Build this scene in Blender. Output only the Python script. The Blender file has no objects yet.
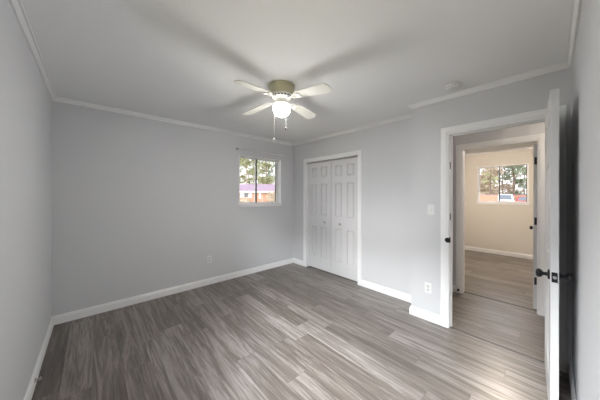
import bpy, bmesh, math, random
from mathutils import Vector, Matrix

C = bpy.context.scene.collection
PI = math.pi
R = math.radians

# ------------------------------------------------------------------ camera
F_PX, YAW, EYE = 228.22, R(47.827), 1.396
cam = bpy.data.cameras.new('camera')
cam.sensor_width = 36.0
cam.lens = F_PX / 600 * 36.0
cam.shift_y = -5.3 / 600
cam.clip_start = 0.01
cam_o = bpy.data.objects.new('camera', cam)
C.objects.link(cam_o)
cam_o.location = (0, 0, EYE)
cam_o.rotation_euler = (Matrix.Rotation(YAW - PI / 2, 4, 'Z') @ Matrix.Rotation(PI / 2, 4, 'X')
                        @ Matrix.Rotation(0.0015, 4, 'Z')).to_euler()
bpy.context.scene.camera = cam_o

# ------------------------------------------------------------------ sky, sun, exposure
SKY_STRENGTH = 1.05
SUN_STRENGTH = 0.38
SUN_ELEV, SUN_HEAD, SUN_ANGLE = R(12), R(16), R(9)
DAY_POWER = 130.0
HIGH_POWER = 4800.0
FAN_GLOW = 190.0
HALL_GLOW = 22.0
FAR_GLOW = 90.0
EXPOSURE = 1.44

W = bpy.data.worlds.new('sky')
bpy.context.scene.world = W
W.use_nodes = True
nt = W.node_tree
nt.nodes.clear()
out = nt.nodes.new('ShaderNodeOutputWorld')
bg = nt.nodes.new('ShaderNodeBackground')
tc = nt.nodes.new('ShaderNodeTexCoord')
sep = nt.nodes.new('ShaderNodeSeparateXYZ')
ramp = nt.nodes.new('ShaderNodeValToRGB')
mr = nt.nodes.new('ShaderNodeMapRange')
mr.inputs[1].default_value, mr.inputs[2].default_value = -0.2, 1.0
nt.links.new(tc.outputs['Generated'], sep.inputs[0])
nt.links.new(sep.outputs['Z'], mr.inputs[0])
nt.links.new(mr.outputs[0], ramp.inputs[0])
el = ramp.color_ramp.elements
el[0].position, el[0].color = 0.12, (0.10, 0.10, 0.09, 1)
el[1].position, el[1].color = 0.18, (0.95, 0.93, 0.98, 1)
e = ramp.color_ramp.elements.new(1.0)
e.color = (0.80, 0.86, 1.0, 1)
nt.links.new(ramp.outputs[0], bg.inputs[0])
bg.inputs[1].default_value = SKY_STRENGTH
nt.links.new(bg.outputs[0], out.inputs[0])

sun = bpy.data.lights.new('sun', 'SUN')
sun.energy = SUN_STRENGTH
sun.angle = SUN_ANGLE
sun.color = (1.0, 0.97, 0.93)
sun_o = bpy.data.objects.new('sun', sun)
C.objects.link(sun_o)
sun_dir = Vector((math.cos(SUN_HEAD) * math.cos(SUN_ELEV), math.sin(SUN_HEAD) * math.cos(SUN_ELEV), -math.sin(SUN_ELEV)))
sun_o.rotation_euler = sun_dir.to_track_quat('-Z', 'Y').to_euler()
sun_o.location = (-6, -2, 6)

# area lamps standing in for bright western sky, added outside the left wall's window
def sky_fill_lamp(name, z0, z1, power, color=(0.965, 0.985, 1.0)):
    d = bpy.data.lights.new(name, 'AREA')
    d.shape = 'RECTANGLE'
    d.size, d.size_y = 10.0, z1 - z0
    d.energy = power
    d.color = color
    o = bpy.data.objects.new(name, d)
    C.objects.link(o)
    o.location = (-5.0, -1.2, (z0 + z1) / 2)
    o.rotation_euler = (PI / 2, 0, -PI / 2)
sky_fill_lamp('west_fill_low', 1.7, 3.8, DAY_POWER)
sky_fill_lamp('west_fill_high', 3.8, 8.0, HIGH_POWER)

vs = bpy.context.scene.view_settings
vs.view_transform = 'Standard'
vs.look = 'None'
vs.gamma = 1.0
vs.use_curve_mapping = False
vs.exposure = EXPOSURE
cy = bpy.context.scene.cycles
cy.max_bounces = 12
cy.diffuse_bounces = 8
cy.sample_clamp_indirect = 6.0
cy.use_denoising = True
cy.caustics_reflective = False
cy.caustics_refractive = False

# ------------------------------------------------------------------ materials
def mat(name, col, rough=0.6, metal=0.0, spec=0.5, bump=None, emit=None, sub=None):
    m = bpy.data.materials.new(name)
    m.use_nodes = True
    n = m.node_tree.nodes
    l = m.node_tree.links
    b = n['Principled BSDF']
    b.inputs['Base Color'].default_value = (*col, 1)
    b.inputs['Roughness'].default_value = rough
    b.inputs['Metallic'].default_value = metal
    b.inputs['Specular IOR Level'].default_value = spec
    if bump:
        scale, strength = bump
        t = n.new('ShaderNodeTexNoise')
        t.inputs['Scale'].default_value = scale
        t.inputs['Detail'].default_value = 4
        g = n.new('ShaderNodeNewGeometry')
        l.new(g.outputs['Position'], t.inputs['Vector'])
        bp = n.new('ShaderNodeBump')
        bp.inputs['Strength'].default_value = strength
        bp.inputs['Distance'].default_value = 0.002
        l.new(t.outputs['Fac'], bp.inputs['Height'])
        l.new(bp.outputs[0], b.inputs['Normal'])
    if emit:
        b.inputs['Emission Color'].default_value = (*emit[0], 1)
        b.inputs['Emission Strength'].default_value = emit[1]
    return m

def mottled(name, c1, c2, scale, rough=0.8, detail=4, stretch=(1, 1, 1)):
    m = mat(name, c1, rough)
    n, l = m.node_tree.nodes, m.node_tree.links
    g = n.new('ShaderNodeNewGeometry')
    mp = n.new('ShaderNodeMapping')
    mp.inputs['Scale'].default_value = stretch
    t = n.new('ShaderNodeTexNoise')
    t.inputs['Scale'].default_value = scale
    t.inputs['Detail'].default_value = detail
    r = n.new('ShaderNodeValToRGB')
    r.color_ramp.elements[0].position, r.color_ramp.elements[0].color = 0.35, (*c1, 1)
    r.color_ramp.elements[1].position, r.color_ramp.elements[1].color = 0.65, (*c2, 1)
    l.new(g.outputs['Position'], mp.inputs[0])
    l.new(mp.outputs[0], t.inputs['Vector'])
    l.new(t.outputs['Fac'], r.inputs[0])
    l.new(r.outputs[0], n['Principled BSDF'].inputs['Base Color'])
    return m

def glass_mat():
    m = bpy.data.materials.new('window_glass')
    m.use_nodes = True
    n, l = m.node_tree.nodes, m.node_tree.links
    n.clear()
    o = n.new('ShaderNodeOutputMaterial')
    mx = n.new('ShaderNodeMixShader')
    tr = n.new('ShaderNodeBsdfTransparent')
    tr.inputs[0].default_value = (0.96, 0.97, 0.97, 1)
    gl = n.new('ShaderNodeBsdfGlossy')
    gl.inputs['Roughness'].default_value = 0.02
    fr = n.new('ShaderNodeFresnel')
    fr.inputs[0].default_value = 1.3
    l.new(fr.outputs[0], mx.inputs[0])
    l.new(tr.outputs[0], mx.inputs[1])
    l.new(gl.outputs[0], mx.inputs[2])
    l.new(mx.outputs[0], o.inputs[0])
    return m

def floor_mat():
    m = mat('grey_plank', (0.2, 0.18, 0.17), 0.4)
    n, l = m.node_tree.nodes, m.node_tree.links
    b = n['Principled BSDF']
    def math_(op, a, bb=None):
        k = n.new('ShaderNodeMath')
        k.operation = op
        for i, v in enumerate((a, bb)):
            if v is None:
                continue
            if isinstance(v, (int, float)):
                k.inputs[i].default_value = v
            else:
                l.new(v, k.inputs[i])
        return k.outputs[0]
    g = n.new('ShaderNodeNewGeometry')
    s = n.new('ShaderNodeSeparateXYZ')
    l.new(g.outputs['Position'], s.inputs[0])
    PW, PL = 0.178, 1.22
    u = math_('DIVIDE', s.outputs['X'], PW)
    row = math_('FLOOR', u)
    fu = math_('FRACT', u)
    wn = n.new('ShaderNodeTexWhiteNoise')
    wn.noise_dimensions = '1D'
    l.new(row, wn.inputs['W'])
    v = math_('ADD', math_('DIVIDE', s.outputs['Y'], PL), wn.outputs['Value'])
    pl = math_('FLOOR', v)
    fv = math_('FRACT', v)
    wn2 = n.new('ShaderNodeTexWhiteNoise')
    wn2.noise_dimensions = '2D'
    cb = n.new('ShaderNodeCombineXYZ')
    l.new(row, cb.inputs[0])
    l.new(pl, cb.inputs[1])
    l.new(cb.outputs[0], wn2.inputs['Vector'])
    tint = wn2.outputs['Value']
    # grain, offset plank by plank
    cg = n.new('ShaderNodeCombineXYZ')
    l.new(math_('MULTIPLY', s.outputs['X'], 15.0), cg.inputs[0])
    l.new(math_('MULTIPLY', s.outputs['Y'], 1.0), cg.inputs[1])
    l.new(math_('MULTIPLY', tint, 37.0), cg.inputs[2])
    t = n.new('ShaderNodeTexNoise')
    t.inputs['Scale'].default_value = 1.0
    t.inputs['Detail'].default_value = 6
    t.inputs['Roughness'].default_value = 0.7
    t.inputs['Distortion'].default_value = 1.6
    l.new(cg.outputs[0], t.inputs['Vector'])
    cg2 = n.new('ShaderNodeCombineXYZ')
    l.new(math_('MULTIPLY', s.outputs['X'], 90.0), cg2.inputs[0])
    l.new(math_('MULTIPLY', s.outputs['Y'], 3.0), cg2.inputs[1])
    l.new(math_('MULTIPLY', tint, 11.0), cg2.inputs[2])
    t2 = n.new('ShaderNodeTexNoise')
    t2.inputs['Scale'].default_value = 1.0
    t2.inputs['Detail'].default_value = 3
    l.new(cg2.outputs[0], t2.inputs['Vector'])
    grain = math_('ADD', math_('MULTIPLY', t.outputs['Fac'], 0.75), math_('MULTIPLY', t2.outputs['Fac'], 0.25))
    val = math_('ADD', grain, math_('MULTIPLY', math_('SUBTRACT', tint, 0.5), 0.13))
    r = n.new('ShaderNodeValToRGB')
    ce = r.color_ramp.elements
    ce[0].position, ce[0].color = 0.27, (0.044, 0.033, 0.027, 1)
    ce[1].position, ce[1].color = 0.73, (0.355, 0.327, 0.309, 1)
    x = ce.new(0.48)
    x.color = (0.128, 0.109, 0.096, 1)
    l.new(val, r.inputs[0])
    # dark joints
    du = math_('MINIMUM', fu, math_('SUBTRACT', 1.0, fu))
    dv = math_('MINIMUM', fv, math_('SUBTRACT', 1.0, fv))
    ju = math_('LESS_THAN', du, 0.008)
    jv = math_('LESS_THAN', dv, 0.0012)
    j = math_('MAXIMUM', ju, jv)
    mx = n.new('ShaderNodeMix')
    mx.data_type = 'RGBA'
    l.new(math_('MULTIPLY', j, 0.55), mx.inputs['Factor'])
    l.new(r.outputs[0], mx.inputs['A'])
    mx.inputs['B'].default_value = (0.035, 0.03, 0.027, 1)
    l.new(mx.outputs['Result'], b.inputs['Base Color'])
    rr = n.new('ShaderNodeMapRange')
    l.new(grain, rr.inputs[0])
    rr.inputs[1].default_value, rr.inputs[2].default_value = 0.3, 0.7
    rr.inputs[3].default_value, rr.inputs[4].default_value = 0.36, 0.25
    l.new(rr.outputs[0], b.inputs['Roughness'])
    bp = n.new('ShaderNodeBump')
    bp.inputs['Strength'].default_value = 0.25
    bp.inputs['Distance'].default_value = 0.0015
    l.new(math_('SUBTRACT', grain, j), bp.inputs['Height'])
    l.new(bp.outputs[0], b.inputs['Normal'])
    return m

def brick_mat():
    m = mat('red_brick', (0.5, 0.2, 0.12), 0.85)
    n, l = m.node_tree.nodes, m.node_tree.links
    g = n.new('ShaderNodeNewGeometry')
    s = n.new('ShaderNodeSeparateXYZ')
    l.new(g.outputs['Position'], s.inputs[0])
    ad = n.new('ShaderNodeMath')
    l.new(s.outputs['X'], ad.inputs[0])
    l.new(s.outputs['Y'], ad.inputs[1])
    cb = n.new('ShaderNodeCombineXYZ')
    l.new(ad.outputs[0], cb.inputs[0])
    l.new(s.outputs['Z'], cb.inputs[1])
    t = n.new('ShaderNodeTexBrick')
    t.inputs['Scale'].default_value = 1.0
    t.inputs['Brick Width'].default_value = 0.22
    t.inputs['Row Height'].default_value = 0.075
    t.inputs['Mortar Size'].default_value = 0.008
    t.inputs['Color1'].default_value = (0.52, 0.24, 0.13, 1)
    t.inputs['Color2'].default_value = (0.43, 0.19, 0.11, 1)
    t.inputs['Mortar'].default_value = (0.6, 0.5, 0.42, 1)
    l.new(cb.outputs[0], t.inputs['Vector'])
    l.new(t.outputs['Color'], n['Principled BSDF'].inputs['Base Color'])
    return m

M = dict(
    wall=mat('grey_wall_paint', (0.575, 0.58, 0.592), 0.7, bump=(180, 0.08)),
    cream=mat('cream_wall_paint', (0.70, 0.665, 0.605), 0.7, bump=(180, 0.08)),
    ceiling=mat('ceiling_paint', (0.83, 0.835, 0.84), 0.85, bump=(120, 0.12)),
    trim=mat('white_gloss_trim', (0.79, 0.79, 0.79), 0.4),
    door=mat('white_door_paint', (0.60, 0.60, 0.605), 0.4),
    vinyl=mat('white_window_vinyl', (0.84, 0.84, 0.84), 0.35),
    plastic=mat('white_plastic', (0.71, 0.71, 0.705), 0.4),
    floor=floor_mat(),
    glass=glass_mat(),
    strip=mat('dark_transition_strip', (0.05, 0.042, 0.038), 0.45),
    black=mat('black_metal', (0.010, 0.010, 0.011), 0.35, 0.0, 0.3),
    steel=mat('brushed_nickel', (0.42, 0.41, 0.40), 0.35, 0.9),
    bronze=mat('bronze_window_metal', (0.07, 0.075, 0.075), 0.4, 0.4),
    khaki=mat('cream_enamel', (0.52, 0.49, 0.33), 0.35),
    fanwhite=mat('white_enamel', (0.80, 0.79, 0.74), 0.3),
    blade=mat('cream_fan_blade', (0.66, 0.655, 0.60), 0.4),
    dark=mat('dark_slot', (0.02, 0.02, 0.02), 0.6),
    grey=mat('grey_plastic', (0.34, 0.34, 0.34), 0.5),
    ivory=mat('outlet_face', (0.58, 0.58, 0.57), 0.4),
    brick=brick_mat(),
    roof=mottled('mauve_shingle', (0.27, 0.18, 0.225), (0.34, 0.24, 0.29), 6, 0.9),
    white_ext=mat('white_siding', (0.80, 0.78, 0.74), 0.7),
    grass=mottled('grass_lawn', (0.24, 0.23, 0.12), (0.38, 0.30, 0.19), 1.2, 0.95),
    bark=mottled('brown_bark', (0.13, 0.09, 0.07), (0.28, 0.21, 0.17), 9, 0.95, stretch=(1, 1, 0.2)),
    palebark=mottled('pink_brown_bark', (0.40, 0.28, 0.22), (0.55, 0.42, 0.34), 9, 0.95, stretch=(1, 1, 0.2)),
    leaf=mottled('green_needles', (0.25, 0.26, 0.12), (0.48, 0.48, 0.27), 1.5, 0.8),
    darkleaf=mottled('dull_green_needles', (0.15, 0.19, 0.11), (0.33, 0.36, 0.24), 1.5, 0.8),
    brownleaf=mottled('tan_leaves', (0.42, 0.33, 0.24), (0.68, 0.57, 0.44), 1.3, 0.9),
    carwhite=mat('white_car_paint', (0.82, 0.83, 0.85), 0.25),
    carred=mat('red_car_paint', (0.60, 0.07, 0.07), 0.25),
    carglass=mat('car_window_glass', (0.15, 0.16, 0.18), 0.15),
    tyre=mat('tyre_rubber', (0.02, 0.02, 0.02), 0.8),
    lampglass=mat('frosted_lamp_glass', (0.9, 0.9, 0.88), 0.4, emit=((1.0, 0.985, 0.965), FAN_GLOW)),
)

# ------------------------------------------------------------------ mesh helpers
def link(name, bm, m, parent=None, smooth=False, bevel=0.0, seg=2):
    bmesh.ops.recalc_face_normals(bm, faces=bm.faces[:])
    me = bpy.data.meshes.new(name)
    bm.to_mesh(me)
    bm.free()
    me.materials.append(m)
    if smooth:
        for p in me.polygons:
            p.use_smooth = True
    o = bpy.data.objects.new(name, me)
    C.objects.link(o)
    if parent:
        o.parent = parent
    if bevel:
        md = o.modifiers.new('bevel', 'BEVEL')
        md.width = bevel
        md.segments = seg
        md.limit_method = 'ANGLE'
    return o

def box(bm, x0, x1, y0, y1, z0, z1):
    vs_ = [bm.verts.new((x, y, z)) for x in (x0, x1) for y in (y0, y1) for z in (z0, z1)]
    for f in ((0, 1, 3, 2), (4, 6, 7, 5), (0, 4, 5, 1), (2, 3, 7, 6), (0, 2, 6, 4), (1, 5, 7, 3)):
        bm.faces.new([vs_[i] for i in f])

def boxes(*bs):
    bm = bmesh.new()
    for b in bs:
        box(bm, *b)
    return bm

def lathe(bm, prof, n=32, axis='Z', at=(0, 0, 0)):
    """prof: list of (radius, height)."""
    rings = []
    for r, h in prof:
        ring = []
        for i in range(n):
            a = 2 * PI * i / n
            p = (r * math.cos(a), r * math.sin(a), h)
            if axis == 'X':
                p = (h, p[0], p[1])
            elif axis == 'Y':
                p = (p[1], h, p[0])
            ring.append(bm.verts.new((p[0] + at[0], p[1] + at[1], p[2] + at[2])))
        rings.append(ring)
    for a, b in zip(rings, rings[1:]):
        for i in range(n):
            bm.faces.new((a[i], a[(i + 1) % n], b[(i + 1) % n], b[i]))
    bm.faces.new(rings[0])
    bm.faces.new(rings[-1])

def tube(bm, pts, radii, n=8):
    pts = [Vector(p) for p in pts]
    if not isinstance(radii, (list, tuple)):
        radii = [radii] * len(pts)
    rings = []
    for i, p in enumerate(pts):
        d = (pts[min(i + 1, len(pts) - 1)] - pts[max(i - 1, 0)]).normalized()
        ref = Vector((0, 0, 1)) if abs(d.z) < 0.9 else Vector((1, 0, 0))
        a = d.cross(ref).normalized()
        b = d.cross(a)
        rings.append([bm.verts.new(p + radii[i] * (a * math.cos(2 * PI * k / n) + b * math.sin(2 * PI * k / n))) for k in range(n)])
    for a, b in zip(rings, rings[1:]):
        for k in range(n):
            bm.faces.new((a[k], a[(k + 1) % n], b[(k + 1) % n], b[k]))
    bm.faces.new(rings[0])
    bm.faces.new(rings[-1])

def sweep(bm, prof, p0, p1, inward, m0=0.0, m1=0.0):
    """profile [(out, up)] run from p0 to p1 along a wall; inward = unit vector off the wall; m0/m1 = mitre (out grows end inwards)."""
    p0, p1, w = Vector(p0), Vector(p1), Vector(inward)
    d = (p1 - p0).normalized()
    a = [bm.verts.new(p0 + w * o + Vector((0, 0, u)) + d * (m0 * o)) for o, u in prof]
    b = [bm.verts.new(p1 + w * o + Vector((0, 0, u)) - d * (m1 * o)) for o, u in prof]
    k = len(prof)
    for i in range(k):
        bm.faces.new((a[i], a[(i + 1) % k], b[(i + 1) % k], b[i]))
    bm.faces.new(a)
    bm.faces.new(b)

def tag(o, label=None, cat=None, group=None, kind=None):
    for k, v in (('label', label), ('category', cat), ('group', group), ('kind', kind)):
        if v:
            o[k] = v
    return o

def empty(name, loc=(0, 0, 0), rz=0.0, label=None, cat=None, group=None, kind=None):
    o = bpy.data.objects.new(name, None)
    o.empty_display_size = 0.1
    C.objects.link(o)
    o.location = loc
    o.rotation_euler = (0, 0, rz)
    return tag(o, label, cat, group, kind)

def struct(name, bm, m, label, cat, parent=None, **kw):
    o = link(name, bm, m, parent, **kw)
    return tag(o, label, cat, kind='structure')

def copy_tree(o, parent=None):
    c = o.copy()
    C.objects.link(c)
    if parent:
        c.parent = parent
    for ch in list(o.children):
        copy_tree(ch, c)
    return c

# ------------------------------------------------------------------ room dimensions
XL, XC, XD, YW, YR = -0.3255, 3.0573, 2.7691, 3.5783, -0.104
YS = 1.108                   # the step between closet wall and doorway wall
H = 2.44
T = 0.115
DO0, DO1, DZ = 0.0, 0.722, 2.03      # doorway opening
XH = 3.86                    # far wall of the hall
FD0, FD1 = 0.118, 0.845      # far doorway
XF = 7.06
CY0, CY1, CZ = 2.03, 3.19, 2.015     # closet opening
WX0, WX1, WZ0, WZ1 = 1.837, 2.733, 1.225, 2.075   # window in the back wall
FX = (0.338, 1.245, 1.222, 2.095)    # far window y0 y1 z0 z1
LW = (0.10, 1.56, 0.85, 2.06)        # window in the left wall, y0 y1 z0 z1
YN = -1.6                    # hall and far room run on past the doorways

# ------------------------------------------------------------------ setting
struct('floor', boxes((XL - T, XF + T, YN - T, YW + 0.14, -0.12, 0.0)), M['floor'],
       'grey-brown wood plank floor running through the room, hall and far room', 'floor')
struct('ceiling', boxes((XL - T, XF + T, YN - T, YW + 0.14, H, H + 0.12)), M['ceiling'],
       'plain white ceiling over the room', 'ceiling')
YB = YW + 0.14
struct('wall_back', boxes((XL - T, WX0, YW, YB, 0, H), (WX1, XH + T, YW, YB, 0, H),
                          (WX0, WX1, YW, YB, 0, WZ0), (WX0, WX1, YW, YB, WZ1, H)), M['wall'],
       'long grey wall with the small window and curtain rod', 'wall')
struct('wall_left', boxes((XL - T, XL, YR - T, LW[0], 0, H), (XL - T, XL, LW[1], YW, 0, H),
                          (XL - T, XL, LW[0], LW[1], 0, LW[2]), (XL - T, XL, LW[0], LW[1], LW[3], H)), M['wall'],
       'bare grey wall at the left edge of the photo', 'wall')
struct('wall_near', boxes((XL, XD + T, YR - T, YR, 0, H)), M['wall'],
       'grey wall behind the open white door', 'wall')
struct('wall_right', boxes((XC, XC + T, YS, CY0 - 0.018, 0, H), (XC, XC + T, CY1 + 0.018, YW, 0, H),
                           (XC, XC + T, CY0 - 0.018, CY1 + 0.018, CZ + 0.018, H)), M['wall'],
       'light grey wall holding the white closet doors', 'wall')
struct('wall_doorway', boxes((XD, XD + T, YR, DO0 - 0.018, 0, H), (XD, XD + T, DO1 + 0.018, YS, 0, H),
                             (XD, XD + T, DO0 - 0.018, DO1 + 0.018, DZ + 0.018, H),
                             (XD + T, XC + T, YS - T, YS, 0, H)), M['wall'],
       'light grey wall holding the open doorway, light switch and outlet', 'wall')
struct('wall_closet', boxes((XC + T, XH, YS - T, YS, 0, H), (XH - 0.001, XH + T, YS - T, YW, 0, H)), M['wall'],
       'grey wall closing the closet off from the hall', 'wall')
struct('wall_hall', boxes((XH, XH + T, YN, FD0 - 0.018, 0, H), (XH, XH + T, FD1 + 0.018, YS - T, 0, H),
                          (XH, XH + T, FD0 - 0.018, FD1 + 0.018, DZ + 0.018, H),
                          (XD, XH + T, YN - T, YN, 0, H), (XD, XD + T, YN, YR - T, 0, H)), M['wall'],
       'grey hall wall seen through the doorway', 'wall')
y0, y1, z0, z1 = FX
struct('wall_far', boxes((XF, XF + T, YN, y0, 0, H), (XF, XF + T, y1, 2.6, 0, H),
                         (XF, XF + T, y0, y1, 0, z0), (XF, XF + T, y0, y1, z1, H),
                         (XH + T, XF, 2.5, 2.6, 0, H), (XH + T, XF, YN - T, YN, 0, H)), M['cream'],
       'cream wall of the far room with a sliding window', 'wall')

# crown mouldings
CP, CD = 0.036, 0.043
crown_prof = [(0, 0), (0, -CD), (0.011, -CD), (0.011, -CD + 0.007), (0.006, -CD + 0.010), (0.023, -0.013), (0.023, -0.009), (CP, -0.009), (CP, 0)]
def crown(name, label, runs, m=M['trim']):
    bm = bmesh.new()
    for p0, p1, w, a, b in runs:
        sweep(bm, crown_prof, (*p0, H), (*p1, H), (*w, 0), a, b)
    return struct(name, bm, m, label, 'crown moulding')
crown('trim_1', 'white crown moulding along the window wall', [((XL, YW), (XC, YW), (0, -1), 1, 1)])
crown('trim_2', 'white crown moulding along the wall at the left edge', [((XL, YR), (XL, YW), (1, 0), 1, 1)])
crown('trim_3', 'white crown moulding above the closet doors', [((XC, YW), (XC, YS), (-1, 0), 1, 0)])
crown('trim_4', 'white crown moulding above the open doorway', [((XD, YS), (XD, YR), (-1, 0), -1, 1), ((XC, YS), (XD, YS), (0, 1), 0, -1)])
crown('trim_5', 'white crown moulding on the wall behind the open door', [((XD, YR), (XL, YR), (0, 1), 1, 1)])
crown('trim_6', 'white crown moulding along the cream far room wall', [((XF, 2.5), (XF, YN), (-1, 0), 1, 1)])

# baseboards
BT, BH = 0.0155, 0.096
base_prof = [(0, 0), (BT, 0), (BT, BH - 0.030), (BT - 0.003, BH - 0.018), (BT - 0.009, BH - 0.008), (BT - 0.011, BH), (0, BH)]
def baseb(name, label, runs):
    bm = bmesh.new()
    for p0, p1, w, a, b in runs:
        sweep(bm, base_prof, (*p0, 0), (*p1, 0), (*w, 0), a, b)
    return struct(name, bm, M['trim'], label, 'baseboard')
CW = 0.072                     # casing width
baseb('baseboard_back', 'white baseboard under the window wall', [((XL, YW), (XC, YW), (0, -1), 1, 1)])
baseb('baseboard_left', 'white baseboard along the wall at the left edge', [((XL, YR), (XL, YW), (1, 0), 1, 1)])
baseb('baseboard_right', 'white baseboard beside the closet doors', [((XC, YW), (XC, CY1 + CW), (-1, 0), 1, 0), ((XC, CY0 - CW), (XC, YS), (-1, 0), 0, 0)])
baseb('baseboard_doorway', 'white baseboard stub beside the open doorway', [((XD, YS), (XD, DO1 + 0.006 + CW), (-1, 0), -1, 0), ((XC, YS), (XD, YS), (0, 1), 0, -1)])
baseb('baseboard_near', 'white baseboard on the wall behind the open door', [((XD, YR), (XL, YR), (0, 1), 0, 1)])
baseb('baseboard_hall', 'white baseboard stub in the hall beside the far doorway',
      [((XH, YS - T), (XH, FD1 + 0.006 + CW), (-1, 0), 0, 0), ((XH, FD0 - 0.006 - CW), (XH, YN), (-1, 0), 0, 0)])
baseb('baseboard_far', 'white baseboard along the cream far room wall', [((XF, 2.5), (XF, YN), (-1, 0), 1, 1)])

# casings: flat boards with a bead, mitred
def casing(bm, X, sx, ya, yb, zt, w=CW, t=0.016):
    """on plane x=X, facing sx, around an opening ya..yb up to zt."""
    prof = [(0, 0), (0, t * 0.6), (w * 0.12, t * 0.75), (w * 0.2, t * 0.65), (w * 0.3, t), (w * 0.9, t), (w, t * 0.8), (w, 0)]
    a, b, c = [], [], []
    rings = []
    for y, z, dy, dz in ((ya, 0, -1, 0), (ya, zt, -1, 1), (yb, zt, 1, 1), (yb, 0, 1, 0)):
        rings.append([bm.verts.new((X + sx * o, y + dy * q, z + dz * q)) for q, o in prof])
    k = len(prof)
    for r0, r1 in zip(rings, rings[1:]):
        for i in range(k):
            bm.faces.new((r0[i], r0[(i + 1) % k], r1[(i + 1) % k], r1[i]))
    bm.faces.new(rings[0])
    bm.faces.new(rings[-1])

def frame(bm, X0, X1, ya, yb, zt, t=0.018):
    box(bm, X0, X1, ya - t, ya, 0, zt + t)
    box(bm, X0, X1, yb, yb + t, 0, zt + t)
    box(bm, X0, X1, ya, yb, zt, zt + t)

bm = bmesh.new()
casing(bm, XD, -1, DO0 - 0.006, DO1 + 0.006, DZ + 0.006)
casing(bm, XD + T, 1, DO0 - 0.006, DO1 + 0.006, DZ + 0.006)
frame(bm, XD, XD + T, DO0, DO1, DZ)
# door stop bead
box(bm, XD + 0.042, XD + 0.075, DO1 - 0.010, DO1, 0, DZ)
box(bm, XD + 0.042, XD + 0.075, DO0, DO0 + 0.010, 0, DZ)
box(bm, XD + 0.042, XD + 0.075, DO0 + 0.010, DO1 - 0.010, DZ - 0.010, DZ)
fr1 = struct('trim_7', bm, M['trim'], 'white door frame and casing of the open doorway', 'door frame')
sp = link('strike_plate', boxes((XD - 0.0015, XD + 0.03, DO1 - 0.0025, DO1 + 0.001, 0.89, 0.955)), M['black'], fr1)
bm = bmesh.new()
lathe(bm, [(0.026, -0.003), (0.026, 0.0)], 20, 'X', (XD - 0.0145, DO1 + 0.012, 0.922))
link('strike_lip', bm, M['black'], sp)
for zc in (1.705, 1.165):
    link('catch_plate', boxes((XD + 0.012, XD + 0.034, DO1 - 0.003, DO1 + 0.001, zc - 0.036, zc + 0.036)), M['black'], fr1)

bm = bmesh.new()
casing(bm, XH, -1, FD0 - 0.006, FD1 + 0.006, DZ + 0.006)
casing(bm, XH + T, 1, FD0 - 0.006, FD1 + 0.006, DZ + 0.006)
frame(bm, XH, XH + T, FD0, FD1, DZ)
struct('trim_8', bm, M['trim'], 'white door frame and casing of the far doorway across the hall', 'door frame')

bm = bmesh.new()
casing(bm, XC, -1, CY0, CY1, CZ)
frame(bm, XC, XC + T, CY0, CY1, CZ)
struct('trim_9', bm, M['trim'], 'white frame and casing around the closet doors', 'door frame')

# floor transition strips
def strip(name, x, ya, yb, label):
    bm = bmesh.new()
    prof = [(-0.014, 0.0), (-0.012, 0.004), (0, 0.006), (0.012, 0.004), (0.014, 0)]
    a = [bm.verts.new((x + o, ya, u)) for o, u in prof]
    b = [bm.verts.new((x + o, yb, u)) for o, u in prof]
    for i in range(5):
        bm.faces.new((a[i], a[(i + 1) % 5], b[(i + 1) % 5], b[i]))
    bm.faces.new(a)
    bm.faces.new(b)
    struct(name, bm, M['strip'], label, 'threshold strip')
strip('trim_10', XD + 0.018, DO0, DO1, 'thin dark floor strip under the open doorway')
strip('trim_11', XH + T - 0.012, FD0, FD1, 'thin dark floor strip under the far doorway')

# ------------------------------------------------------------------ doors
def panel_leaf(w, h, t, cols, rows, z0=0.0):
    """slab with raised panels on both faces; local x = width, y = thickness, z = height."""
    bm = bmesh.new()
    xs = sorted({0.0, w, *[v for c in cols for v in c]})
    zs = sorted({z0, z0 + h, *[v for r in rows for v in r]})
    for yy, s in ((0.0, -1), (t, 1)):
        grid = [[bm.verts.new((x, yy, z)) for z in zs] for x in xs]
        pans = []
        for i in range(len(xs) - 1):
            for j in range(len(zs) - 1):
                q = (grid[i][j], grid[i + 1][j], grid[i + 1][j + 1], grid[i][j + 1])
                f = bm.faces.new(q if s < 0 else q[::-1])
                if (xs[i], xs[i + 1]) in cols and (zs[j], zs[j + 1]) in rows:
                    pans.append(f)
        bm.normal_update()
        bmesh.ops.inset_individual(bm, faces=pans, thickness=0.004, depth=-0.015)
        bmesh.ops.inset_individual(bm, faces=pans, thickness=0.013, depth=0.0)
        bmesh.ops.inset_individual(bm, faces=pans, thickness=0.012, depth=0.011)
        if s < 0:
            g0 = grid
        else:
            g1 = grid
    nx, nz = len(xs), len(zs)
    for i in range(nx - 1):
        for j in (0, nz - 1):
            bm.faces.new((g0[i][j], g0[i + 1][j], g1[i + 1][j], g1[i][j]))
    for j in range(nz - 1):
        for i in (0, nx - 1):
            bm.faces.new((g0[i][j], g0[i][j + 1], g1[i][j + 1], g1[i][j]))
    return bm

def knob_bm(s):
    """door knob with rose; axis +y*s from the face."""
    bm = bmesh.new()
    prof = [(0.031, 0.0), (0.031, 0.005), (0.026, 0.009), (0.012, 0.011), (0.0105, 0.026), (0.014, 0.030), (0.022, 0.035), (0.0265, 0.044), (0.0255, 0.053), (0.018, 0.059), (0.007, 0.061)]
    lathe(bm, [(r, s * h) for r, h in prof], 24, 'Y')
    return bm

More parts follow.
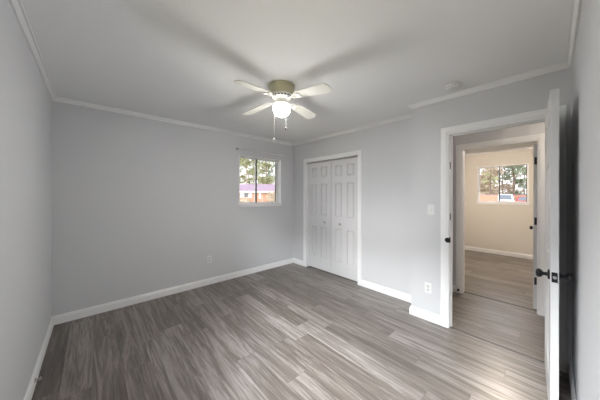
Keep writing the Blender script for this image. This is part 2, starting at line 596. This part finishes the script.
LEAFW, LEAFT = 0.718, 0.035
ROWS6 = [(0.24, 0.815), (1.02, 1.60), (1.715, 1.905)]
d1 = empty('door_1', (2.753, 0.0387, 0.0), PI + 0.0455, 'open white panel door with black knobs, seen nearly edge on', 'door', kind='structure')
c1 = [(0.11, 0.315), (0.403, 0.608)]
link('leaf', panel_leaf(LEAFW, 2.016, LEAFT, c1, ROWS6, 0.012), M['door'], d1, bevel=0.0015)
for s, y in ((-1, 0.0), (1, LEAFT)):
    k = link('knob', knob_bm(s), M['black'], d1, smooth=True)
    k.location = (LEAFW - 0.06, y, 0.905)
lp = link('latch_plate', boxes((LEAFW - 0.0005, LEAFW + 0.0015, 0.005, 0.030, 0.875, 0.935)), M['black'], d1)
bm = bmesh.new()
lathe(bm, [(0.0085, 0.0), (0.0085, 0.009), (0.006, 0.011)], 16, 'X', (LEAFW + 0.001, 0.0175, 0.905))
link('latch_bolt', bm, M['steel'], lp)
def hinge_bm(x, y, z, w=0.034, h=0.089):
    bm = boxes((x - 0.0015, x + 0.0015, y, y + w, z - h / 2, z + h / 2))
    lathe(bm, [(0.0055, -h / 2 - 0.004), (0.0055, h / 2 + 0.004)], 12, 'Z', (x, y - 0.003, z))
    return bm
for z in (0.28, 1.04, 1.80):
    link('hinge', hinge_bm(-0.001, 0.008, z, 0.026), M['black'], d1)

# far-room door, swung open into that room
d3 = empty('door_3', (XH + T + 0.012, FD0 + 0.036, 0), 0.0, 'white door swung open into the far room beyond the hall', 'door', kind='structure')
bm = panel_leaf(0.715, 2.012, 0.035, c1, ROWS6, 0.012)
for v in bm.verts:
    v.co.y = -v.co.y
link('leaf', bm, M['door'], d3, bevel=0.0015)
for s, y in ((1, 0.0), (-1, -0.035)):
    k = link('knob', knob_bm(s), M['black'], d3, smooth=True)
    k.location = (0.65, y, 0.93)
for z in (0.35, 1.078, 1.812):
    link('hinge', hinge_bm(-0.002, -0.034, z, 0.024), M['black'], d3)

# closet bifold doors
cw = (CY1 - CY0 - 0.018) / 2
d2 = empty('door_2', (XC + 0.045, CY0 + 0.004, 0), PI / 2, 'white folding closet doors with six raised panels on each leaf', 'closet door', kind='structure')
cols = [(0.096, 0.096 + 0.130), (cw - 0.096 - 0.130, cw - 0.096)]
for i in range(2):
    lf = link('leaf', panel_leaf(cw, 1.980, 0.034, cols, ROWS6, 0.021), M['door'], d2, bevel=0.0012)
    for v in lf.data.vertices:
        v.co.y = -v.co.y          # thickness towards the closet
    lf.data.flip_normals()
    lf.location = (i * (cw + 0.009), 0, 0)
    bm = bmesh.new()
    lathe(bm, [(0.008, 0.0), (0.006, 0.008), (0.006, 0.013), (0.016, 0.018), (0.0195, 0.025), (0.016, 0.031), (0.005, 0.034)], 20, 'Y')
    k = link('knob', bm, M['steel'], lf, smooth=True)
    k.location = (cw - 0.20 if i == 0 else 0.13, 0, 0.897)

# ------------------------------------------------------------------ windows
def slider(name, loc, rz, w, h, z0, label, depth=0.14, sill=0.03, apron=True, metal='bronze'):
    """horizontal slider; local x = width 0..w, local -y into the room, wall face at y=0, outside y=depth."""
    r = empty(name, (loc[0], loc[1], z0), rz, label, 'window', kind='structure')
    t = 0.012
    bm = boxes((0, t, -0.002, depth, 0, h), (w - t, w, -0.002, depth, 0, h), (t, w - t, -0.002, depth, h - t, h), (t, w - t, 0, depth, 0, t))
    link('jamb_lining', bm, M['vinyl'], r)
    bm = boxes((-0.02, w + 0.02, -0.022, 0.0, -0.012, t + 0.002))
    if apron:
        box(bm, 0.0, w, -0.010, 0.0, -0.045, -0.012)
    link('sill', bm, M['vinyl'], r, bevel=0.002)
    f = 0.022
    a, b = depth - 0.045, depth - 0.010
    bm = boxes((t, t + f * .5, a, b, t, h - t), (w - t - f, w - t, a, b, t, h - t), (t + f * .5, w - t - f, a, b, h - t - f * .5, h - t), (t + f * .5, w - t - f, a, b, t, t + f * .5))
    link('frame', bm, M['vinyl'], r)
    m = w * 0.447
    for x0_, x1_, yy in ((t + 0.011, m + 0.013, a + 0.006), (m - 0.013, w - t - 0.018, a + 0.022)):
        sz0, sz1 = t + 0.012, h - t - 0.012
        s = 0.016
        ms = max(s * 0.8, 0.012)
        first = yy == a + 0.006
        box_m = boxes((x0_, x0_ + s, yy, yy + 0.012, sz0, sz1), (x0_ + s, x1_ - s, yy, yy + 0.012, sz0, sz0 + s * .6), (x0_ + s, x1_ - s, yy, yy + 0.012, sz1 - s * .6, sz1))
        sh = link('sash', box_m, M['vinyl'], r)
        link('stile', boxes((x1_ - s, x1_, yy - 0.001, yy + 0.013, sz0, sz1)), M[metal], sh)
        link('pane', boxes((x0_ + s, x1_ - s, yy + 0.005, yy + 0.007, sz0 + s * .6, sz1 - s * .6)), M['glass'], sh)
    return r
slider('window_1', (WX0, YW), 0, WX1 - WX0, WZ1 - WZ0, WZ0, 'small sliding window in the long grey wall')
slider('window_2', (XF, FX[1]), -PI / 2, FX[1] - FX[0], FX[3] - FX[2], FX[2], 'sliding window in the cream far room wall', depth=T)
slider('window_3', (XL, LW[0]), PI / 2, LW[1] - LW[0], LW[3] - LW[2], LW[2], 'wide window in the wall at the left edge, outside the photo', depth=T)

# ------------------------------------------------------------------ ceiling fan
FXY = (1.345, 1.75)
fan = empty('ceiling_fan', (*FXY, H), 0, 'white and cream four-blade ceiling fan with a lit globe', 'ceiling fan')
bm = bmesh.new()
lathe(bm, [(0.122, 0.0), (0.127, -0.006), (0.126, -0.014), (0.118, -0.028), (0.115, -0.055), (0.113, -0.078), (0.109, -0.090)], 48)
link('canopy', bm, M['khaki'], fan, smooth=True)
bm = bmesh.new()
lathe(bm, [(0.104, -0.0902), (0.108, -0.094), (0.106, -0.102), (0.092, -0.116), (0.070, -0.126), (0.055, -0.130)], 48)
mh = link('motor_housing', bm, M['fanwhite'], fan, smooth=True)
for k in range(20):
    a = 2 * PI * k / 20
    bm = bmesh.new()
    box(bm, -0.0055, 0.0055, -0.009, 0.009, -0.004, 0.004)
    s = link('vent_slot', bm, M['dark'], mh)
    s.location = (0.0985 * math.cos(a), 0.0985 * math.sin(a), -0.1095)
    s.rotation_euler = (0, R(-45), a)
bm = bmesh.new()
lathe(bm, [(0.050, -0.130), (0.052, -0.140), (0.050, -0.158), (0.046, -0.163)], 32)
neck = link('switch_housing', bm, M['fanwhite'], fan, smooth=True)
bm = bmesh.new()
lathe(bm, [(0.046, -0.163), (0.062, -0.166), (0.063, -0.174), (0.058, -0.176)], 32)
link('globe_fitter', bm, M['fanwhite'], neck, smooth=True)
bm = bmesh.new()
lathe(bm, [(0.056, -0.174), (0.072, -0.180), (0.083, -0.193), (0.087, -0.210), (0.083, -0.230), (0.071, -0.253), (0.053, -0.273), (0.030, -0.287), (0.008, -0.292)], 40)
link('globe', bm, M['lampglass'], fan, smooth=True)
_n, _l = M['lampglass'].node_tree.nodes, M['lampglass'].node_tree.links
_tc = _n.new('ShaderNodeTexCoord')
_sp = _n.new('ShaderNodeSeparateXYZ')
_mr = _n.new('ShaderNodeMapRange')
_l.new(_tc.outputs['Object'], _sp.inputs[0])
_l.new(_sp.outputs['Z'], _mr.inputs[0])
for _i, _v in enumerate((-0.272, -0.236, FAN_GLOW, FAN_GLOW * 0.018)):
    _mr.inputs[_i + 1].default_value = _v
_l.new(_mr.outputs[0], _n['Principled BSDF'].inputs['Emission Strength'])
R_TIP = 0.535
for k in range(4):
    az = R(10.5 + 90 * k)
    bm = bmesh.new()
    # paddle: outline in local x (radial), y (width)
    n = 14
    prof = []
    for i in range(n + 1):
        t = i / n
        x = 0.165 + (R_TIP - 0.165) * t
        wd = 0.048 + 0.017 * t
        if t > 0.86:
            q = (t - 0.86) / 0.14
            wd *= math.sqrt(max(0.0, 1 - (q * 0.93) ** 3.2))
        if t < 0.08:
            wd *= 0.75 + 0.25 * t / 0.08
        prof.append((x, wd))
    rows_ = []
    for x, wd in prof:
        rows_.append([bm.verts.new((x, sy * wd, sz)) for sy, sz in ((-1, -0.003), (1, -0.003), (1, 0.003), (-1, 0.003))])
    for a, b in zip(rows_, rows_[1:]):
        for i in range(4):
            bm.faces.new((a[i], a[(i + 1) % 4], b[(i + 1) % 4], b[i]))
    bm.faces.new(rows_[0])
    bm.faces.new(rows_[-1])
    bl = link('blade', bm, M['blade'], fan)
    droop, pitch = R(5.0), R(-11)
    bl.matrix_local = Matrix.Translation((0, 0, -0.112)) @ Matrix.Rotation(az, 4, 'Z') @ Matrix.Rotation(droop, 4, 'Y') @ Matrix.Rotation(pitch, 4, 'X')
    # scrolled iron bracket under the root
    bm = bmesh.new()
    tube(bm, [(0.07, 0, -0.004), (0.11, 0, -0.012), (0.15, 0, -0.010), (0.175, 0, -0.007)], [0.010, 0.008, 0.008, 0.009], 8)
    for sy in (-1, 1):
        tube(bm, [(0.115, 0, -0.011), (0.145, sy * 0.020, -0.010), (0.175, sy * 0.032, -0.007), (0.20, sy * 0.030, -0.006), (0.215, sy * 0.018, -0.006)],
             [0.006, 0.006, 0.006, 0.006, 0.006], 8)
        lathe(bm, [(0.008, -0.010), (0.008, -0.003)], 10, 'Z', (0.20, sy * 0.030, 0))
    box(bm, 0.15, 0.222, -0.022, 0.022, -0.008, -0.003)
    link('blade_iron', bm, M['fanwhite'], bl)
# pull chains
def chain(dx, dy, z0_, z1_, r, m, tipm, label=None):
    bm = bmesh.new()
    tube(bm, [(dx * 0.55, dy * 0.55, z0_), (dx * 0.9, dy * 0.9, z0_ - 0.01), (dx, dy, z0_ - 0.05), (dx, dy, z1_)], r, 6)
    c = link('pull_chain', bm, m, fan)
    bm = bmesh.new()
    lathe(bm, [(0.003, z1_ + 0.006), (0.008, z1_ - 0.001), (0.0105, z1_ - 0.010), (0.008, z1_ - 0.019), (0.003, z1_ - 0.024)], 14, 'Z', (dx, dy, 0))
    link('pull_knob', bm, tipm, c, smooth=True)
ex, ey = math.sin(YAW), -math.cos(YAW)
chain(-0.062 * ex - 0.085 * math.cos(YAW), -0.062 * ey - 0.085 * math.sin(YAW), -0.150, -0.526, 0.0013, M['fanwhite'], M['fanwhite'])
chain(0.036 * ex + 0.098 * math.cos(YAW), 0.036 * ey + 0.098 * math.sin(YAW), -0.150, -0.368, 0.0008, M['bronze'], M['black'])
# ------------------------------------------------------------------ small fittings
def detector(loc):
    t = empty('smoke_detector', loc, 0, 'round white smoke detector on the ceiling above the doorway', 'smoke detector')
    bm = bmesh.new()
    lathe(bm, [(0.070, 0), (0.072, -0.004), (0.070, -0.010), (0.064, -0.012)], 40)
    link('base_ring', bm, M['plastic'], t, smooth=True)
    bm = bmesh.new()
    lathe(bm, [(0.058, -0.012), (0.062, -0.015), (0.061, -0.026), (0.052, -0.036), (0.030, -0.040), (0.004, -0.041)], 40)
    link('cover', bm, M['plastic'], t, smooth=True)
    bm = bmesh.new()
    for k in range(16):
        a = 2 * PI * k / 16
        sb = bmesh.new()
        box(sb, 0.058, 0.0625, -0.006, 0.006, -0.024, -0.018)
        sb.transform(Matrix.Rotation(a, 4, 'Z'))
        tmp = bpy.data.meshes.new('tmp')
        sb.to_mesh(tmp)
        sb.free()
        bm.from_mesh(tmp)
        bpy.data.meshes.remove(tmp)
    link('vent_ring', bm, M['grey'], t)
detector((2.535, 0.628, H))

def plate(name, loc, rz, label, cat, kind, group=None):
    """wall plate; local -y faces the room."""
    t = empty(name, loc, rz, label, cat, group)
    link('plate', boxes((-0.035, 0.035, -0.006, 0, -0.0575, 0.0575)), M['plastic'], t, bevel=0.003)
    if kind == 'outlet':
        for s in (-1, 1):
            bm = bmesh.new()
            lathe(bm, [(0.0165, -0.0062), (0.0165, -0.0085), (0.0150, -0.0090)], 24, 'Y', (0, 0, s * 0.0195))
            rcp = link('receptacle', bm, M['ivory'], t)
            link('slot', boxes((-0.007, -0.005, -0.0094, -0.0088, s * 0.0195 - 0.001, s * 0.0195 + 0.008),
                               (0.005, 0.007, -0.0094, -0.0088, s * 0.0195 - 0.001, s * 0.0195 + 0.007),
                               (-0.002, 0.002, -0.0094, -0.0088, s * 0.0195 - 0.010, s * 0.0195 - 0.006)), M['dark'], rcp)
    else:
        link('toggle_frame', boxes((-0.008, 0.008, -0.008, -0.0055, -0.014, 0.014)), M['ivory'], t)
        bm = boxes((-0.0045, 0.0045, -0.020, -0.005, -0.004, 0.004))
        bm.transform(Matrix.Rotation(R(-22), 4, 'X'))
        link('toggle', bm, M['plastic'], t)
    return t
plate('wall_outlet', (1.34, YW, 0.389), 0, 'white electrical outlet low on the long window wall', 'outlet', 'outlet')
plate('wall_outlet', (XD, 0.925, 0.36), -PI / 2, 'white electrical outlet low on the wall beside the open doorway', 'outlet', 'outlet')
plate('light_switch', (XD, 0.897, 1.232), -PI / 2, 'white light switch on the wall beside the open doorway', 'light switch', 'switch')

# curtain rod over the window
t = empty('curtain_rod', (0, YW, 2.168), 0, 'thin white curtain rod on the wall above the small window', 'curtain rod')
bm = bmesh.new()
tube(bm, [(1.82, -0.030, 0.0), (2.32, -0.030, 0.0), (2.80, -0.030, 0.0)], 0.0065, 10)
link('rod', bm, M['vinyl'], t, smooth=True)
for x, m in ((1.795, 'grey'), (2.81, 'plastic')):
    bm = boxes((x - 0.010, x + 0.010, -0.004, 0.0, -0.022, 0.022), (x - 0.005, x + 0.005, -0.034, -0.003, -0.006, 0.006))
    tube(bm, [(x, -0.030, 0), (x + (0.03 if x < 2 else -0.03), -0.030, 0)], 0.008, 10)
    link('bracket', bm, M[m], t)

# door stops
def stopper(name, loc, rz, label, L=0.06, m='grey'):
    t = empty(name, loc, rz, label, 'door stop')
    bm = bmesh.new()
    lathe(bm, [(0.015, 0.0), (0.015, 0.004), (0.007, 0.008), (0.007, L - 0.014)], 16, 'X')
    link('stem', bm, M['steel' if m == 'grey' else m], t, smooth=True)
    bm = bmesh.new()
    lathe(bm, [(0.008, L - 0.014), (0.012, L - 0.012), (0.012, L - 0.002), (0.009, L)], 16, 'X')
    link('bumper', bm, M[m], t, smooth=True)
stopper('door_stop', (XL + BT, 2.50, 0.055), 0, 'small grey door stop on the baseboard at the left edge', 0.032)
stopper('door_stop', (XH - 0.016, FD1 + 0.045, 0.050), PI, 'small black door stop at the foot of the far doorway casing', 0.03, 'black')

# unseen ceiling lamps, added to light and warm the hall and far room
def unseen_lamp(loc, label, power):
    t = empty('unseen_ceiling_lamp', loc, 0, label, 'ceiling lamp')
    bm = bmesh.new()
    lathe(bm, [(0.14, 0), (0.14, -0.02), (0.13, -0.024)], 32)
    link('base', bm, M['plastic'], t, smooth=True)
    bm = bmesh.new()
    lathe(bm, [(0.128, -0.024), (0.12, -0.06), (0.08, -0.09), (0.01, -0.10)], 32)
    link('shade', bm, mat('added_lamp_glass', (0.9, 0.88, 0.8), 0.4, emit=((1.0, 0.86, 0.72), power)), t, smooth=True)
unseen_lamp((3.37, -0.55, H), 'unseen round ceiling lamp added to light the hall', HALL_GLOW)
unseen_lamp((5.5, 0.6, H), 'unseen round ceiling lamp added to light the far room', FAR_GLOW)

# ------------------------------------------------------------------ outdoors
GZ = -0.5
struct('ground', boxes((-40, 90, -60, 90, GZ - 0.3, GZ)), M['grass'], 'dry grassy yard outside the windows', 'ground')

rnd = random.Random(7)
def tree(loc, h, label, leafm, barkm, crown_r, crown_z0, n_leaf, leaf=0.3, r0=0.16, seed=1, group=None, lean=0.0, n_br=14):
    rg = random.Random(seed)
    root = empty('tree', (loc[0], loc[1], GZ), 0, label, 'tree', group)
    bm = bmesh.new()
    pts, rad = [], []
    x = y = 0.0
    for i in range(9):
        t = i / 8
        pts.append((x + lean * t * h, y, t * h))
        rad.append(r0 * (1 - 0.85 * t) * (1.25 if i == 0 else 1))
        x += rg.uniform(-0.10, 0.10)
        y += rg.uniform(-0.10, 0.10)
    tube(bm, pts, rad, 10)
    tips = []
    for k in range(n_br):
        t = rg.uniform(crown_z0 / h, 0.97)
        i = min(7, int(t * 8))
        f = t * 8 - i
        p = Vector(pts[i]).lerp(Vector(pts[i + 1]), f)
        a = rg.uniform(0, 2 * PI)
        L = crown_r * (1.05 - 0.55 * t) * rg.uniform(0.6, 1.1)
        mid = p + Vector((math.cos(a) * L * .5, math.sin(a) * L * .5, L * rg.uniform(0.05, 0.25)))
        end = p + Vector((math.cos(a) * L, math.sin(a) * L, L * rg.uniform(0.1, 0.5)))
        tube(bm, [p, mid, end], [rad[i] * .4, rad[i] * .28, rad[i] * .1], 6)
        tips += [mid.lerp(end, 0.3), mid.lerp(end, 0.75), end]
    link('trunk', bm, M[barkm], root, smooth=True)
    verts, faces = [], []
    for k in range(n_leaf):
        c = rg.choice(tips)
        s = crown_r * 0.2
        p = c + Vector((rg.gauss(0, s), rg.gauss(0, s), rg.gauss(0, s * .55)))
        u = Vector((rg.gauss(0, 1), rg.gauss(0, 1), rg.gauss(0, 1))).normalized() * leaf * rg.uniform(.5, 1)
        v = u.cross(Vector((rg.gauss(0, 1), rg.gauss(0, 1), rg.gauss(0, 1)))).normalized() * leaf * .28
        b = len(verts)
        verts += [p - u, p + v, p + u, p - v]
        faces.append((b, b + 1, b + 2, b + 3))
    me = bpy.data.meshes.new('foliage')
    me.from_pydata([tuple(q) for q in verts], [], faces)
    me.materials.append(M[leafm])
    fo = bpy.data.objects.new('foliage', me)
    C.objects.link(fo)
    fo.parent = root
    return root

def dirpt(u, dist):
    a = YAW - math.atan((u - 300.07) / F_PX)
    return (dist * math.cos(a), dist * math.sin(a))

# brick house seen through the small window
hs = empty('brick_house', (15.3, 22.0, GZ), R(-40), 'low orange brick house with a mauve roof seen through the small window', 'house')
hw = 2.25
link('wall', boxes((-13, 0, 0, 7, 0, hw)), M['brick'], hs)
bm = bmesh.new()
ov = 0.5
vs_ = [(-13.5, -ov, hw), (ov, -ov, hw), (ov, 7 + ov, hw), (-13.5, 7 + ov, hw), (-13.5, 3.5, hw + 1.02), (ov, 3.5, hw + 1.02)]
V = [bm.verts.new(v) for v in vs_]
for f in ((0, 1, 5, 4), (2, 3, 4, 5), (0, 4, 3), (1, 2, 5), (0, 3, 2, 1)):
    bm.faces.new([V[i] for i in f])
link('roof', bm, M['roof'], hs)
link('fascia', boxes((-13.5, ov, -ov - 0.03, -ov, hw - 0.14, hw + 0.04)), M['white_ext'], hs)
def house_window(x0_, x1_, z0_, z1_, pan=True):
    f = link('window', boxes((x0_, x1_, -0.04, 0.0, z0_, z1_)), M['white_ext'], hs)
    link('pane', boxes((x0_ + 0.06, x1_ - 0.06, -0.05, -0.04, z0_ + 0.06, z1_ - 0.06)), M['carglass'], f)
    for a, b in ((x0_ - 0.38, x0_ - 0.03), (x1_ + 0.03, x1_ + 0.38)):
        link('shutter', boxes((a, b, -0.05, 0.0, z0_, z1_)), M['white_ext'], hs)
house_window(-3.09, -2.50, 1.55, 2.1)
house_window(-8.2, -7.2, 1.2, 2.1)
link('downspout', boxes((-1.36, -1.10, -0.06, 0.0, 1.45, 2.1)), M['white_ext'], hs)

# shrub in front of it
def shrub(loc, r, h, label, m, seed, n=700):
    rg = random.Random(seed)
    root = empty('shrub', (loc[0], loc[1], GZ), 0, label, 'shrub')
    bm = bmesh.new()
    tips = []
    for k in range(9):
        a = rg.uniform(0, 2 * PI)
        q = (math.cos(a) * r * .6, math.sin(a) * r * .6, h * rg.uniform(.6, .95))
        tube(bm, [(0, 0, 0), (q[0] * .4, q[1] * .4, q[2] * .55), q], [.03, .02, .008], 6)
        tips += [Vector(q), Vector(q) * .7]
    link('stems', bm, M['bark'], root)
    verts, faces = [], []
    for k in range(n):
        p = rg.choice(tips) + Vector((rg.gauss(0, r * .3), rg.gauss(0, r * .3), rg.gauss(0, h * .12)))
        p.z = max(p.z, 0.03)
        u = Vector((rg.gauss(0, 1), rg.gauss(0, 1), rg.gauss(0, 1))).normalized() * .10
        v = u.cross(Vector((rg.gauss(0, 1), rg.gauss(0, 1), rg.gauss(0, 1)))).normalized() * .05
        b = len(verts)
        verts += [p - u, p + v, p + u, p - v]
        faces.append((b, b + 1, b + 2, b + 3))
    me = bpy.data.meshes.new('foliage')
    me.from_pydata([tuple(q) for q in verts], [], faces)
    me.materials.append(M[m])
    fo = bpy.data.objects.new('foliage', me)
    C.objects.link(fo)
    fo.parent = root
x, y = dirpt(243, 22.5)
shrub((x, y), 0.75, 1.5, 'brownish shrub in front of the brick house', 'brownleaf', 5)
x, y = dirpt(273.2, 25)
shrub((x, y), 0.55, 2.1, 'tall tan shrub at the end of the brick house', 'brownleaf', 6, 900)

# white gabled building behind it
x, y = dirpt(279, 44)
wb = empty('white_gable_building', (x, y, GZ), R(-40), 'white gabled building rising behind the brick house', 'building')
bm = bmesh.new()
V = [bm.verts.new(v) for v in [(-2.4, 0, 0), (2.4, 0, 0), (2.4, 0, 3.4), (0, 0, 5.6), (-2.4, 0, 3.4), (-2.4, 7, 0), (2.4, 7, 0), (2.4, 7, 3.4), (0, 7, 5.6), (-2.4, 7, 3.4)]]
for f in ((0, 1, 2, 3, 4), (9, 8, 7, 6, 5), (0, 4, 9, 5), (1, 6, 7, 2), (4, 3, 8, 9), (2, 7, 8, 3), (0, 5, 6, 1)):
    bm.faces.new([V[i] for i in f])
link('wall', bm, M['white_ext'], wb)
bm = bmesh.new()
sweep(bm, [(0, 0), (2.8, -2.57), (2.8, -2.42), (0, 0.15)], (0, -.35, 5.65), (0, 7.35, 5.65), (1, 0, 0))
sweep(bm, [(0, 0), (2.8, -2.57), (2.8, -2.42), (0, 0.15)], (0, -.35, 5.65), (0, 7.35, 5.65), (-1, 0, 0))
link('roof', bm, M['white_ext'], wb)

T1 = 'trees behind the brick house'
x, y = dirpt(246.5, 41)
tree((x, y), 9.5, 'tree with a pinkish bare trunk behind the brick house, left of the window bar', 'leaf', 'palebark', 2.4, 2.2, 1500, 0.26, 0.15, 11, T1)
x, y = dirpt(254, 43)
tree((x, y), 9.0, 'loose green tree just left of the bar of the small window', 'leaf', 'bark', 2.3, 2.6, 1300, 0.28, 0.13, 12, T1)
x, y = dirpt(239.5, 44)
tree((x, y), 8.5, 'pale green tree at the left edge of the small window', 'leaf', 'palebark', 2.2, 1.8, 1300, 0.28, 0.13, 13, T1)
x, y = dirpt(267.5, 38)
tree((x, y), 8.8, 'dark trunked pine in front of the white gable, right of the window bar', 'leaf', 'bark', 2.3, 3.4, 1800, 0.27, 0.17, 14, T1, n_br=11)
x, y = dirpt(261, 54)
tree((x, y), 11, 'distant grey-green tree between the window bar and the dark pine', 'darkleaf', 'bark', 3.4, 3.0, 1500, 0.32, 0.14, 15, T1)

x, y = dirpt(276, 60)
tree((x, y), 11.5, 'distant grey-green tree above the white gable at the right of the small window', 'darkleaf', 'bark', 3.2, 3.0, 1200, 0.32, 0.14, 16, T1)

# view from the far room's window
T2 = 'trees beyond the far room window'
for u_, dist, h_, lab, lm, bk, cr, cz, n_, sd in (
    (478, 50, 12, 'tan leafed tree at the left edge of the far window', 'brownleaf', 'palebark', 3.0, 0.8, 2600, 21),
    (485.5, 56, 12.5, 'tall tan leafed tree behind the reddish brick wall', 'brownleaf', 'palebark', 3.2, 0.8, 2600, 22),
    (494, 60, 13, 'tan leafed tree with a green spray next to the far window bar', 'brownleaf', 'bark', 3.4, 0.8, 2600, 23),
    (504, 62, 10.5, 'low brown tree behind the white car', 'brownleaf', 'bark', 3.0, 0.5, 900, 24),
    (514.5, 56, 13, 'tall dark trunked pine behind the white car', 'darkleaf', 'bark', 2.8, 4.0, 900, 25),
    (524, 58, 10, 'grey-green evergreen behind the red car', 'darkleaf', 'bark', 2.0, 0.8, 1500, 26),
    (490.5, 46, 8.0, 'slender green tree in front of the tan trees', 'leaf', 'bark', 1.3, 3.6, 170, 27),
):
    x, y = dirpt(u_, dist)
    tree((x, y), h_, lab, lm, bk, cr, cz, int(n_ * 1.7), 0.36, 0.2 if sd == 25 else 0.13, sd, T2)

def brick_wall(ua, ub, dist, h_, label):
    a = Vector((*dirpt(ua, dist), 0))
    b = Vector((*dirpt(ub, dist), 0))
    L = (b - a).length
    d = b - a
    r = empty('brick_wall', (a.x, a.y, GZ), math.atan2(d.y, d.x), label, 'wall')
    link('bricks', boxes((0, L, -0.1, 0.1, 0, h_)), M['brick'], r)
    link('coping', boxes((-0.03, L + 0.03, -0.13, 0.13, h_, h_ + 0.07)), M['roof'], r)
brick_wall(470, 498, 40, 1.90, 'orange brick wall to the left of the white car')
brick_wall(509, 545, 51, 1.90, 'orange brick wall behind the red car')

def car(loc, rz, Lc, Wc, Hc, paint, label):
    """car body along local x, front at +x."""
    r = empty('car', loc, rz, label, 'car')
    bm = bmesh.new()
    def section(x, hw_, zb, zt):
        return [bm.verts.new(v) for v in ((x, -hw_, zb), (x, hw_, zb), (x, hw_ * 0.97, zt), (x, -hw_ * 0.97, zt))]
    k = Hc
    secs = [section(Lc * .5, Wc * .42, k * .22, k * .46), section(Lc * .44, Wc * .49, k * .16, k * .54), section(Lc * .18, Wc * .5, k * .15, k * .60),
            section(-Lc * .42, Wc * .5, k * .15, k * .60), section(-Lc * .5, Wc * .45, k * .22, k * .56)]
    for a, b in zip(secs, secs[1:]):
        for i in range(4):
            bm.faces.new((a[i], a[(i + 1) % 4], b[(i + 1) % 4], b[i]))
    bm.faces.new(secs[0])
    bm.faces.new(secs[-1])
    link('body', bm, M[paint], r, bevel=0.06, seg=3)
    bm = bmesh.new()
    lo_ = [bm.verts.new(v) for v in ((Lc * .22, -Wc * .47, k * .59), (Lc * .22, Wc * .47, k * .59), (-Lc * .45, Wc * .47, k * .59), (-Lc * .45, -Wc * .47, k * .59))]
    hi_ = [bm.verts.new(v) for v in ((Lc * .04, -Wc * .38, k), (Lc * .04, Wc * .38, k), (-Lc * .36, Wc * .38, k), (-Lc * .36, -Wc * .38, k))]
    for i in range(4):
        bm.faces.new((lo_[i], lo_[(i + 1) % 4], hi_[(i + 1) % 4], hi_[i]))
    bm.faces.new(lo_)
    bm.faces.new(hi_)
    cab = link('cabin', bm, M[paint], r, bevel=0.05, seg=3)
    # windows set on the cabin faces
    def quad_on(i, nm):
        a, b = lo_c[i], lo_c[(i + 1) % 4]
        c, d = hi_c[(i + 1) % 4], hi_c[i]
        q = bmesh.new()
        ctr = (a + b + c + d) / 4
        nrm = (b - a).cross(d - a).normalized()
        if nrm.dot(ctr - Vector((-Lc * .1, 0, k * .7))) < 0:
            nrm = -nrm
        f0 = [q.verts.new(ctr + (p - ctr) * 0.80 + nrm * 0.012) for p in (a, b, c, d)]
        f1 = [q.verts.new(ctr + (p - ctr) * 0.80 - nrm * 0.012) for p in (a, b, c, d)]
        q.faces.new(f0)
        q.faces.new(f1)
        for j in range(4):
            q.faces.new((f0[j], f0[(j + 1) % 4], f1[(j + 1) % 4], f1[j]))
        link(nm, q, M['carglass'], cab)
    lo_c = [Vector(v) for v in ((Lc * .22, -Wc * .47, k * .59), (Lc * .22, Wc * .47, k * .59), (-Lc * .45, Wc * .47, k * .59), (-Lc * .45, -Wc * .47, k * .59))]
    hi_c = [Vector(v) for v in ((Lc * .04, -Wc * .38, k), (Lc * .04, Wc * .38, k), (-Lc * .36, Wc * .38, k), (-Lc * .36, -Wc * .38, k))]
    for i, nm in ((0, 'windscreen'), (1, 'side_window'), (2, 'rear_window'), (3, 'side_window')):
        quad_on(i, nm)
    for sx in (-.3, .31):
        for sy in (-1, 1):
            bm = bmesh.new()
            lathe(bm, [(k * .12, -.1), (k * .19, -.1), (k * .20, -.06), (k * .20, .06), (k * .19, .1), (k * .12, .1)], 20, 'Y')
            w_ = link('wheel', bm, M['tyre'], r, smooth=False)
            w_.location = (Lc * sx, sy * Wc * .43, k * .20)
x, y = dirpt(505.5, 43)
car((x, y, GZ), R(184), 4.7, 1.9, 1.98, 'carwhite', 'white car parked outside the far room window')
x, y = dirpt(524.5, 48)
car((x, y, GZ), R(183), 4.6, 1.85, 1.68, 'carred', 'red car parked beside the white car outside the far window')
